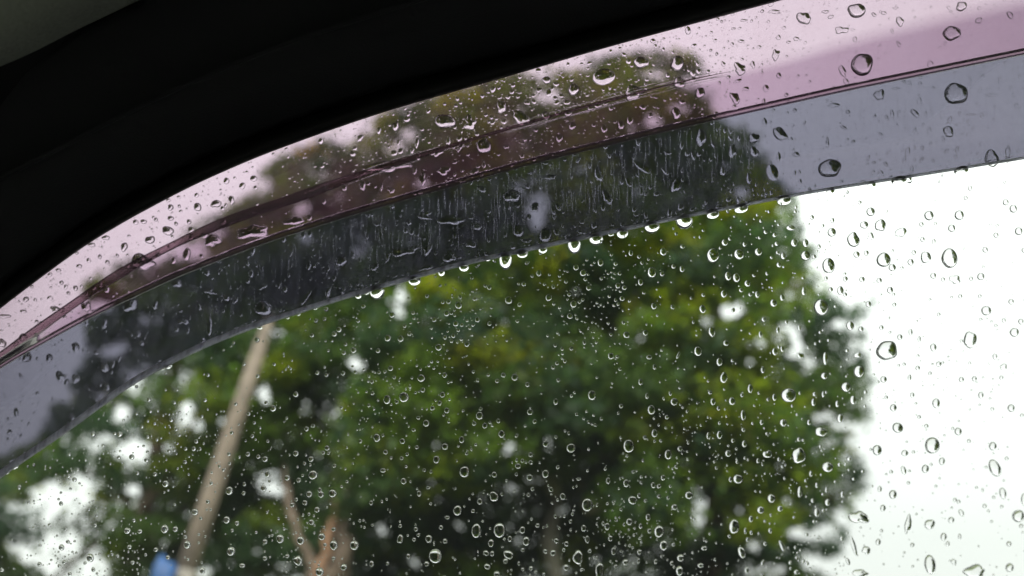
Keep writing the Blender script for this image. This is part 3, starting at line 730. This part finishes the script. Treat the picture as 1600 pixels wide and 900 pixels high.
occ = Occ(Vd)
fine = list(Vrest)
nmed = 0
while len(fine) < 2900:
    x = rd.uniform(-40, 1640)
    up = rd.random() < .70
    if up:
        y = rd.uniform(cA(np.array(x)), cK(np.array(x)))
        dens = .25 + .75 * math.exp(-((x - 850) / 210) ** 2) + .35 * math.exp(-((x - 1130) / 90) ** 2)
        if y > cRi(np.array(x)): dens *= .45
    else:
        y = rd.uniform(cK(np.array(x)) + 4, cL(np.array(x)) - 4)
        dens = .5
    if rd.random() > dens: continue
    r = float(np.clip(np.exp(rd.normal(.15, .5)), .7, 3.6))
    if nmed < 260 and rd.random() < .3:
        r = rd.uniform(2.6, 5.2); nmed += 1
    if up: p = [x, y, r, r * rd.uniform(.6, 1.3), .12, rd.uniform(-30, 30), 0]
    else: p = [x, y, r * .75, r * rd.uniform(.8, 1.8), .12, rd.uniform(-25, 25), 0]
    if occ.free(p): occ.add(p); fine.append(p)
for k in range(260):
    x = rd.uniform(-20, 1620); r = float(np.clip(np.exp(rd.normal(.55, .5)), .8, 4.5))
    p = [x, float(cL(np.array(x))) - rd.uniform(-1, 16), r * rd.uniform(.9, 1.6), r * .8, .2, rd.uniform(-10, 30), 0]
    if occ.free(p): occ.add(p); fine.append(p)
tag(spray('visor_spray', fine, VIS_O, .5, 5), 'fine rain spray of specks over the tinted visor', 'rain spray', kind='stuff')

# thin trickles of water down the smoked band
Vs, Fs, n0 = [], [], 0
for k in range(620):
    x = float(rd.uniform(250, 1560) if k % 2 else rd.normal(880, 260))
    y0 = float(cK(np.array(x))) + 5 + rd.uniform(0, 75)
    L = rd.uniform(6, 34)
    if y0 + L > cL(np.array(x)) - 12: continue
    m_ = 7
    yy = np.linspace(y0, y0 + L, m_)
    xx = x + np.cumsum(rd.normal(0, .35, m_)) + rd.normal(0, .03) * (yy - y0)
    w = rd.uniform(.14, .28) * np.sin(np.linspace(.25, math.pi - .25, m_)) ** .5
    d = VIS_O(xx, yy)
    P = [S(xx - w, yy, d + 5e-5), S(xx - w * .4, yy, d + 1.5e-4), S(xx + w * .4, yy, d + 1.5e-4), S(xx + w, yy, d + 5e-5)]
    Vs += P
    for a in range(4):
        b = (a + 1) % 4
        Fs += [(n0 + a * m_ + i, n0 + a * m_ + i + 1, n0 + b * m_ + i + 1, n0 + b * m_ + i) for i in range(m_ - 1)]
    n0 += 4 * m_
# wet lines that follow the moulded ridge
for k in range(46):
    xa = rd.uniform(430, 1080); L = rd.uniform(30, 150); m_ = 14
    xx = np.linspace(xa, min(xa + L, 1140), m_)
    yy = cRi(xx) + rd.uniform(-8, 8) * np.interp(xa, [430, 1080], [1, 1.25]) + (xx - xa) * rd.normal(0, .02)
    w = rd.uniform(.3, .8) * np.sin(np.linspace(.2, math.pi - .2, m_))
    d = VIS_O(xx, yy) + 6e-4 * np.clip(1 - np.abs(yy - cRi(xx)) / 8, 0, 1)
    Vs += [S(xx, yy - w, d + 5e-5), S(xx, yy - w * .4, d + 2.5e-4), S(xx, yy + w * .4, d + 2.5e-4), S(xx, yy + w, d + 5e-5)]
    for a in range(4):
        b = (a + 1) % 4
        Fs += [(n0 + a * m_ + i, n0 + a * m_ + i + 1, n0 + b * m_ + i + 1, n0 + b * m_ + i) for i in range(m_ - 1)]
    n0 += 4 * m_
o = link_mesh('water_trickles', np.concatenate(Vs), Fs, M_water)
tag(o, 'hair thin water trickles down the smoked band and along the ridge of the visor', 'trickles', kind='stuff')

# ------------------------------------------------------------------ outdoors: ground
M_asph = principled('wet_asphalt', (0.05, 0.05, 0.052), 0.35, noise=.4, scale=18, bump=.5)
M_grass = principled('verge_grass', (0.05, 0.08, 0.025), 0.9, noise=.5, scale=5, bump=.8, col2=(0.09, 0.10, 0.035))
M_kerb = principled('kerb_concrete', (0.30, 0.29, 0.27), 0.85, noise=.3, scale=12, bump=.5)
def sheet(name, x0, x1, y0, y1, z, m, n=1):
    return link_mesh(name, [(x0, y0, z), (x1, y0, z), (x1, y1, z), (x0, y1, z)], [(0, 1, 2, 3)], m, smooth=False)
tag(sheet('ground', -900, 900, -900, 900, 0.0, M_grass), 'grassy ground running out to the horizon', kind='structure')
tag(sheet('road', -900, 900, -7.0, 3.2, 0.004, M_asph), 'wet asphalt road under the car', kind='structure')
tag(box('kerb', -900, 900, 3.2, 3.35, -0.05, 0.12, M_kerb), 'concrete kerb between road and verge', kind='structure')

# ------------------------------------------------------------------ outdoors: leaning pole with the blue tarp
def ringtube(pts, radii, segs=12):
    pts = [Vector(tuple(map(float, p))) for p in pts]
    V, F = [], []
    for i, p in enumerate(pts):
        d = (pts[min(i + 1, len(pts) - 1)] - pts[max(i - 1, 0)]).normalized()
        a = d.orthogonal().normalized() if i == 0 else (a - d * a.dot(d)).normalized()
        b = d.cross(a)
        for k in range(segs):
            t_ = 2 * math.pi * k / segs
            V.append(tuple(p + (a * math.cos(t_) + b * math.sin(t_)) * radii[i]))
    for i in range(len(pts) - 1):
        for k in range(segs):
            F.append((i * segs + k, i * segs + (k + 1) % segs, (i + 1) * segs + (k + 1) % segs, (i + 1) * segs + k))
    F.append(tuple(range(segs))[::-1]); F.append(tuple(range((len(pts) - 1) * segs, len(pts) * segs)))
    return V, F

M_pole = principled('weathered_pole_wood', (0.18, 0.140, 0.105), 0.85, noise=.35, scale=9, bump=.6)
M_collar = principled('pole_footing', (0.25, 0.225, 0.19), 0.85, noise=.25, scale=9, bump=.4)
pa = at(np.array(286.), np.array(905.), 7.0); pb = at(np.array(418.), np.array(505.), 7.15)
dirp = (pb - pa) / (pb[2] - pa[2])
p_at = lambda z: pa + dirp * (z - pa[2])
foot = p_at(0.0)
pole = empty('leaning_pole', foot)
tag(pole, 'pale brown wooden pole leaning in front of the trees', 'pole')
bpy.context.view_layer.update()
zt = float(pb[2]) + .06
zs = [2.45, 3.2, 4.0, 4.7, zt - .4, zt]
V, F = ringtube([p_at(z) for z in zs], [.082, .078, .070, .062, .054, .049], 16)
kid(link_mesh('shaft', V, F, M_pole), pole)
V, F = ringtube([p_at(z) for z in (-.3, 1.2, 2.40, 2.50)], [.101, .094, .089, .087], 16)
kid(link_mesh('footing', V, F, M_collar), pole)
V, F = ringtube([p_at(zt - .02), p_at(zt + .05)], [.056, .045], 16)
kid(link_mesh('cap', V, F, M_collar), pole)

M_tarp = principled('blue_tarpaulin', (0.012, 0.080, 0.25), 0.5, noise=.25, scale=5, bump=.3)
tp = [(236, 905), (240, 884), (247, 873), (251, 866), (258, 869), (262, 877), (275, 880), (277, 892), (271, 905), (268, 960), (240, 962)]
tpx = np.array([p[0] for p in tp], float); tpy = np.array([p[1] for p in tp], float)
c0 = at(np.array([256.]), np.array([900.]), 6.8)[0]
fr_ = at(tpx, tpy, 6.75 + .05 * np.sin(np.arange(len(tp)) * 2.1)); bk = at(tpx, tpy, 6.98)
mid_ = at(np.array([256.]), np.array([905.]), 6.68); mb = at(np.array([256.]), np.array([905.]), 7.0)
V = np.concatenate([fr_, bk, mid_, mb]) - c0; n = len(tp)
F = [(i, (i + 1) % n, 2 * n) for i in range(n)] + [(n + i, 2 * n + 1, n + (i + 1) % n) for i in range(n)] + [(i, n + i, n + (i + 1) % n, (i + 1) % n) for i in range(n)]
tag(link_mesh('blue_tarp', V, F, M_tarp, loc=c0), 'bright blue folded tarp hanging against the lower pole', 'tarp')

# ------------------------------------------------------------------ outdoors: trees
m, t, out = mat('leaf')
a = node(t, 'ShaderNodeAttribute', attribute_name='leaf_colour')
b = t.nodes.new('ShaderNodeBsdfPrincipled'); b.inputs['Roughness'].default_value = .45; b.inputs['Specular IOR Level'].default_value = .3
tl = t.nodes.new('ShaderNodeBsdfTranslucent')
hs = node(t, 'ShaderNodeHueSaturation'); hs.inputs['Value'].default_value = 1.5; hs.inputs['Hue'].default_value = .485; hs.inputs['Saturation'].default_value = 1.1
ms = t.nodes.new('ShaderNodeMixShader'); ms.inputs[0].default_value = .55
t.links.new(a.outputs['Color'], b.inputs['Base Color']); t.links.new(a.outputs['Color'], hs.inputs['Color']); t.links.new(hs.outputs[0], tl.inputs[0])
t.links.new(b.outputs[0], ms.inputs[1]); t.links.new(tl.outputs[0], ms.inputs[2]); t.links.new(ms.outputs[0], out.inputs[0])
M_leaf = m
M_bark = principled('brown_bark', (0.13, 0.092, 0.064), 0.9, noise=.45, scale=7, bump=.8)
M_barko = principled('orange_bark', (0.20, 0.108, 0.06), 0.9, noise=.35, scale=7, bump=.6)
M_barkp = principled('pale_bark', (0.20, 0.18, 0.145), 0.9, noise=.3, scale=6, bump=.6)

OUTLINE = np.array([(-400, 1080), (-400, 640), (-200, 700), (0, 718), (60, 690), (78, 640), (112, 605), (140, 560), (128, 445), (200, 402), (250, 418), (300, 350), (380, 312), (440, 288), (402, 268),
    (450, 240), (560, 192), (700, 138), (850, 106), (940, 92), (1020, 76), (1085, 83), (1100, 108), (1080, 134), (1128, 145), (1105, 170), (1132, 200), (1188, 210), (1158, 238), (1208, 245),
    (1192, 268), (1222, 288), (1252, 318), (1246, 350), (1262, 384), (1292, 396), (1264, 412), (1282, 436), (1298, 460), (1322, 484), (1358, 464), (1366, 470), (1346, 490), (1332, 503), (1356, 520),
    (1348, 540), (1360, 560), (1350, 580), (1362, 600), (1340, 626), (1364, 664), (1316, 690), (1349, 712), (1335, 725), (1360, 736), (1337, 747), (1366, 762), (1332, 782), (1336, 800), (1320, 818), (1326, 835), (1308, 852),
    (1312, 870), (1294, 888), (1300, 940), (1330, 1080)], float)
GAPS = [(428, 520, 14, 14), (292, 644, 13, 22), (309, 666, 16, 10), (191, 650, 17, 20), (150, 690, 34, 11), (205, 706, 26, 20), (242, 700, 30, 12), (135, 760, 22, 34), (216, 765, 32, 13), (265, 752, 18, 9),
    (85, 810, 52, 62), (20, 800, 26, 20), (45, 840, 38, 44), (118, 885, 56, 32), (148, 835, 12, 26), (410, 612, 15, 16), (418, 752, 22, 26), (437, 766, 14, 12), (479, 643, 12, 14), (449, 681, 10, 8),
    (403, 862, 9, 12), (319, 893, 16, 12), (445, 887, 13, 8), (528, 740, 8, 12), (344, 658, 10, 8), (628, 458, 14, 18), (622, 486, 12, 13), (662, 504, 9, 9), (554, 567, 14, 14), (533, 590, 8, 10), (898, 432, 9, 6),
    (901, 456, 11, 9), (900, 482, 7, 7), (1002, 525, 11, 9), (874, 475, 7, 5), (787, 503, 8, 7), (630, 652, 8, 8), (685, 697, 18, 12), (675, 752, 18, 9), (685, 782, 13, 9), (797, 705, 18, 17), (736, 723, 8, 10),
    (854, 690, 12, 10), (861, 713, 8, 8), (829, 713, 9, 8), (797, 762, 9, 9), (770, 797, 9, 7), (598, 833, 9, 18), (609, 860, 7, 7), (613, 885, 9, 9), (650, 880, 13, 11), (668, 899, 10, 8), (722, 823, 10, 7),
    (741, 852, 9, 9), (950, 640, 7, 8), (948, 671, 7, 6), (1056, 752, 7, 7), (1141, 484, 24, 17), (1104, 504, 13, 10), (1229, 519, 24, 14), (1185, 536, 24, 8), (1244, 545, 14, 20), (1239, 462, 12, 7),
    (1318, 508, 24, 9), (1212, 580, 13, 8), (1285, 652, 30, 11), (1320, 664, 32, 9), (1325, 629, 16, 6), (1296, 691, 15, 8), (1229, 735, 14, 6), (1225, 782, 7, 8), (1100, 775, 19, 19), (1100, 803, 18, 20),
    (1122, 814, 14, 14), (1154, 794, 10, 10), (1120, 850, 9, 7), (1249, 833, 17, 10), (1286, 832, 14, 12), (1178, 850, 12, 9), (1094, 836, 8, 8), (1262, 870, 19, 8), (1205, 890, 20, 9), (1290, 885, 18, 12),
    (540, 214, 14, 9), (560, 200, 12, 7), (640, 212, 14, 9), (620, 232, 10, 8), (860, 152, 22, 9), (850, 116, 18, 7), (900, 104, 22, 8), (1020, 118, 16, 8), (1075, 128, 12, 8), (1020, 190, 14, 9), (1060, 168, 14, 8),
    (990, 200, 8, 6), (470, 325, 14, 10), (660, 285, 12, 8), (300, 395, 30, 16), (150, 480, 24, 14), (105, 500, 20, 14), (840, 330, 14, 26), (810, 300, 8, 8), (480, 372, 16, 10), (1160, 300, 14, 8), (100, 620, 22, 12),
    (340, 365, 12, 10), (720, 320, 7, 6), (905, 265, 9, 8), (1130, 260, 10, 10), (178, 548, 24, 13), (205, 590, 16, 10), (335, 442, 16, 10), (235, 498, 20, 11), (160, 620, 14, 10), (560, 395, 12, 8), (640, 372, 8, 7), (1000, 300, 10, 8), (1150, 225, 10, 8)]
_g = np.random.default_rng(77)
for _k in range(150):
    _z = _g.random()
    _x, _y = (_g.uniform(40, 470), _g.uniform(590, 900)) if _z < .45 else (_g.uniform(560, 900), _g.uniform(650, 900)) if _z < .65 else (_g.uniform(1050, 1320), _g.uniform(700, 900)) if _z < .85 else (_g.uniform(1090, 1320), _g.uniform(440, 700)) if _z < .93 else (_g.uniform(480, 1100), _g.uniform(450, 700))
    GAPS.append((_x, _y, _g.uniform(3.5, 9), _g.uniform(3.5, 8)))
def inside(px, py, poly):
    r = np.zeros(len(px), bool)
    x1, y1 = poly[:, 0], poly[:, 1]; x2, y2 = np.roll(x1, -1), np.roll(y1, -1)
    for i in range(len(poly)):
        c = ((y1[i] > py) != (y2[i] > py)) & (px < (x2[i] - x1[i]) * (py - y1[i]) / (y2[i] - y1[i] + 1e-9) + x1[i])
        r ^= c
    return r
def in_gap(px, py):
    r = np.zeros(len(px), bool)
    for gx_, gy_, a_, b_ in GAPS:
        k_ = 1.35 if gy_ < 340 or (gy_ > 700 and gx_ > 1050) else 1.1 if gx_ > 1080 else 1.0
        r |= (((px - gx_) / a_) ** 2 + ((py - gy_) / b_) ** 2) / k_ ** 2 < 1.05
    return r

PAL = np.array([(0.034, 0.060, 0.034), (0.034, 0.062, 0.026), (0.050, 0.086, 0.022), (0.076, 0.124, 0.020), (0.112, 0.150, 0.018), (0.15, 0.175, 0.020), (0.26, 0.20, 0.030)]) * np.array([1.12, 1.16, 1.15])

def crown(name, parent, region, Dm, Ds, n_clump, per, leaf, pal_w, spread=.55, gaps=True, bright=None, seed=1):
    """Leaves in clumps through the depth of a crown."""
    r = np.random.default_rng(seed)
    reg = np.array(region, float)
    lo, hi = reg.min(0), reg.max(0)
    cl = []; rmin = 40.0
    while len(cl) < n_clump:
        q = r.uniform(lo, hi, (4000, 2))
        q = q[inside(q[:, 0], q[:, 1], reg) & inside(q[:, 0], q[:, 1], OUTLINE)]
        for c_ in q[:600]:                       # spread the clumps evenly
            if len(cl) < 30 or len(cl) % 7 == 0: cl.append(c_); continue
            k_ = np.array(cl)
            if ((k_ - c_) ** 2).sum(1).min() > rmin ** 2: cl.append(c_)
        rmin *= .9
    cl = np.array(cl[:n_clump])
    ctr, half = (lo + hi) / 2, (hi - lo) / 2
    e = np.clip(1 - (((cl - ctr) / (half * 1.15)) ** 2).sum(1), .12, 1) ** .5
    D = Dm + r.uniform(-1, 1, n_clump) * Ds * e
    C3 = at(cl[:, 0], cl[:, 1], D)
    idx = np.repeat(np.arange(n_clump), per)
    sp = r.uniform(.6, 1.25, n_clump)[idx] * spread
    g_ = r.normal(0, 1, (len(idx), 3)); g_ /= np.linalg.norm(g_, axis=1)[:, None]
    rad = r.random(len(idx)) ** .45
    P = C3[idx] + g_ * (rad * sp)[:, None] * np.array([1.15, 1.15, .62])
    P[:, 2] -= .18 * (g_[:, 0] ** 2 + g_[:, 1] ** 2) * sp
    px, py = project(P)
    jit = r.normal(0, 5, (2, len(P))); stay = (r.random(n_clump) < .045)[idx]
    keep = inside(px + jit[0], py + jit[1], OUTLINE)
    if gaps: keep &= ~(in_gap(px + jit[0] * .9, py + jit[1] * .9) & (r.random(len(P)) < .975) & ~stay)
    P, idx = P[keep], idx[keep]
    N = len(P)
    w = np.array(pal_w, float); w /= w.sum()
    ci = r.choice(len(PAL), n_clump, p=w)
    col = PAL[ci][idx] * r.uniform(.75, 1.3, (N, 1)) * r.uniform(.9, 1.1, (N, 3))
    # quads folded at random, mostly facing up and outwards
    nrm = r.normal(0, .75, (N, 3)) + np.array([0, -.15, .8]); nrm /= np.linalg.norm(nrm, axis=1)[:, None]
    ax = np.cross(nrm, r.normal(0, 1, (N, 3))); ax /= np.linalg.norm(ax, axis=1)[:, None]
    bx = np.cross(nrm, ax)
    ln = leaf * r.uniform(.65, 1.35, N)[:, None]; wd = ln * .56
    droop = nrm * ln * .15
    V = np.empty((N, 4, 3))
    V[:, 0] = P - ax * ln * .5 - droop; V[:, 1] = P + bx * wd * .5 - ax * ln * .05; V[:, 2] = P + ax * ln * .5 - droop; V[:, 3] = P - bx * wd * .5 - ax * ln * .05
    me = bpy.data.meshes.new(name)
    me.vertices.add(4 * N); me.vertices.foreach_set('co', V.astype(np.float32).ravel())
    me.loops.add(4 * N); me.loops.foreach_set('vertex_index', np.arange(4 * N, dtype=np.int32))
    me.polygons.add(N); me.polygons.foreach_set('loop_start', np.arange(0, 4 * N, 4, dtype=np.int32))
    me.materials.append(M_leaf)
    at_ = me.color_attributes.new('leaf_colour', 'FLOAT_COLOR', 'CORNER')
    cc = np.concatenate([np.repeat(col, 4, 0), np.ones((4 * N, 1))], 1)
    at_.data.foreach_set('color', cc.astype(np.float32).ravel())
    me.update(); me.validate()
    o = bpy.data.objects.new(name, me)
    COL.objects.link(o)
    o['kind'] = 'stuff'
    kid(o, parent)
    return C3

def limb(name, parent, pts, radii, m):
    pts = [np.asarray(p, float) for p in pts]
    # finer, slightly wandering path
    P, R = [], []
    r = np.random.default_rng(int(abs(pts[0][0]) * 1000) % 9999)
    for i in range(len(pts) - 1):
        for s in (0, .33, .66):
            P.append(pts[i] * (1 - s) + pts[i + 1] * s + (r.normal(0, .035, 3) if s else 0)); R.append((radii[i] * (1 - s) + radii[i + 1] * s) * (1 + r.normal(0, .04)))
    P.append(pts[-1]); R.append(radii[-1])
    V, F = ringtube(P, R, 10)
    return kid(link_mesh(name, V, F, m), parent)

def tree(name, foot_, label, group='trees by the road'):
    o = empty(name, (foot_[0], foot_[1], 0))
    tag(o, label, 'tree', group)
    bpy.context.view_layer.update()
    return o
G3 = lambda px, py, D: at(np.array(float(px)), np.array(float(py)), D)
def ground_under(p, dx=0.0): return np.array([p[0] + dx, p[1], -0.1])

# the broad tree with the open sky beside it
f0 = G3(880, 1000, 11.6)
bt = tree('broad_tree', f0, 'broad dense green tree standing against the open white sky')
crown('crown', bt, [(560, 760), (600, 420), (680, 130), (960, 60), (1180, 260), (1215, 420), (1190, 560), (1250, 720), (1180, 830), (1000, 800), (860, 700), (700, 760)], 10.6, 1.7, 430, 175, .15, (.5, 1.8, 2.6, 3, 2.2, .9, .12), seed=21)
limb('trunk', bt, [ground_under(f0), G3(875, 1000, 11.4), G3(858, 850, 11.6), G3(866, 770, 12.6), G3(900, 560, 10.8), G3(930, 330, 10.8)], [.16, .13, .11, .09, .06, .03], M_barkp)
for q in ((700, 520), (1130, 600), (1240, 740), (1040, 380), (780, 640), (1250, 440)):
    e_ = G3(q[0], q[1], 10.8 + random.uniform(-1, 1)); s_ = G3(878 + (q[0] - 880) * .1, 760 + (q[1] - 600) * .25, 11.2)
    limb('limb', bt, [s_, (s_ + e_) / 2 + np.array([0, 0, .3]), e_], [.11, .07, .025], M_barkp)
# the cooler, darker tree behind it, which makes the edge against the sky
f3 = G3(1120, 1010, 15.0)
dt = tree('dark_tree', f3, 'dark blue green tree behind the broad tree, its ragged edge against white sky')
crown('crown', dt, [(600, 1060), (620, 620), (900, 300), (960, 40), (1420, 220), (1420, 1060)], 14.6, 2.0, 480, 185, .17, (3.2, 3, 1.6, .7, .3, .1, 0), spread=.62, seed=27)
limb('trunk', dt, [ground_under(f3), G3(1120, 1000, 15), G3(1110, 860, 14.8), G3(1130, 700, 14.6), G3(1120, 480, 14.4), G3(1100, 260, 14.4)], [.32, .27, .22, .16, .10, .04], M_bark)
for q in ((1280, 620), (1300, 780), (960, 700), (1260, 420)):
    e_ = G3(q[0], q[1], 14.5 + random.uniform(-1, 1)); s_ = G3(1118, 780, 14.7)
    limb('limb', dt, [s_, (s_ + e_) / 2 + np.array([0, 0, .3]), e_], [.11, .07, .025], M_bark)
# the tree with the forked trunk
f1 = G3(512, 990, 10.2)
ft = tree('forked_tree', f1, 'tree with a forked brown and orange trunk beside the pole')
crown('crown', ft, [(360, 860), (330, 560), (400, 250), (700, 130), (800, 420), (760, 1040), (560, 1040), (540, 860)], 12.6, 2.2, 420, 170, .14, (1.5, 3.2, 3, 1.6, .9, .5, .12), seed=33)
base = G3(512, 990, 10.2)
limb('trunk', ft, [ground_under(base), base, G3(508, 925, 10.2), G3(506, 892, 10.2)], [.24, .22, .205, .19], M_bark)
limb('limb', ft, [G3(498, 905, 10.15), G3(480, 862, 10.15), G3(464, 822, 10.2), G3(450, 782, 10.6), G3(446, 745, 11.4), G3(450, 660, 12.6)], [.075, .062, .053, .045, .04, .03], M_bark)
limb('limb', ft, [G3(496, 912, 10.0), G3(502, 880, 10.0), G3(510, 850, 10.05), G3(517, 822, 10.2), G3(522, 790, 11.2), G3(530, 740, 12.4)], [.075, .066, .058, .05, .04, .03], M_barko)
limb('limb', ft, [G3(530, 905, 10.2), G3(534, 865, 10.25), G3(536, 820, 10.5), G3(545, 740, 11.4)], [.15, .12, .08, .05], M_bark)
# the looser tree behind the pole
f2 = G3(190, 1020, 14.5)
lt = tree('loose_tree', f2, 'loose leafy tree with wide sky gaps behind the pole')
crown('crown', lt, [(-420, 1060), (-420, 620), (60, 620), (120, 380), (430, 240), (470, 560), (440, 1060)], 14.5, 2.4, 430, 170, .15, (2.2, 3.4, 3, 1.4, .5, .15, .02), seed=45)
limb('trunk', lt, [ground_under(f2), G3(190, 1000, 14.5), G3(210, 880, 14.4), G3(240, 740, 14.2), G3(280, 560, 14), G3(330, 400, 14)], [.28, .24, .19, .14, .09, .03], M_bark)
for q in ((120, 720), (330, 620), (60, 920), (380, 780)):
    e_ = G3(q[0], q[1], 14 + random.uniform(-1, 1)); s_ = G3(218, 840, 14.3)
    limb('limb', lt, [s_, (s_ + e_) / 2 + np.array([0, 0, .3]), e_], [.10, .06, .025], M_bark)
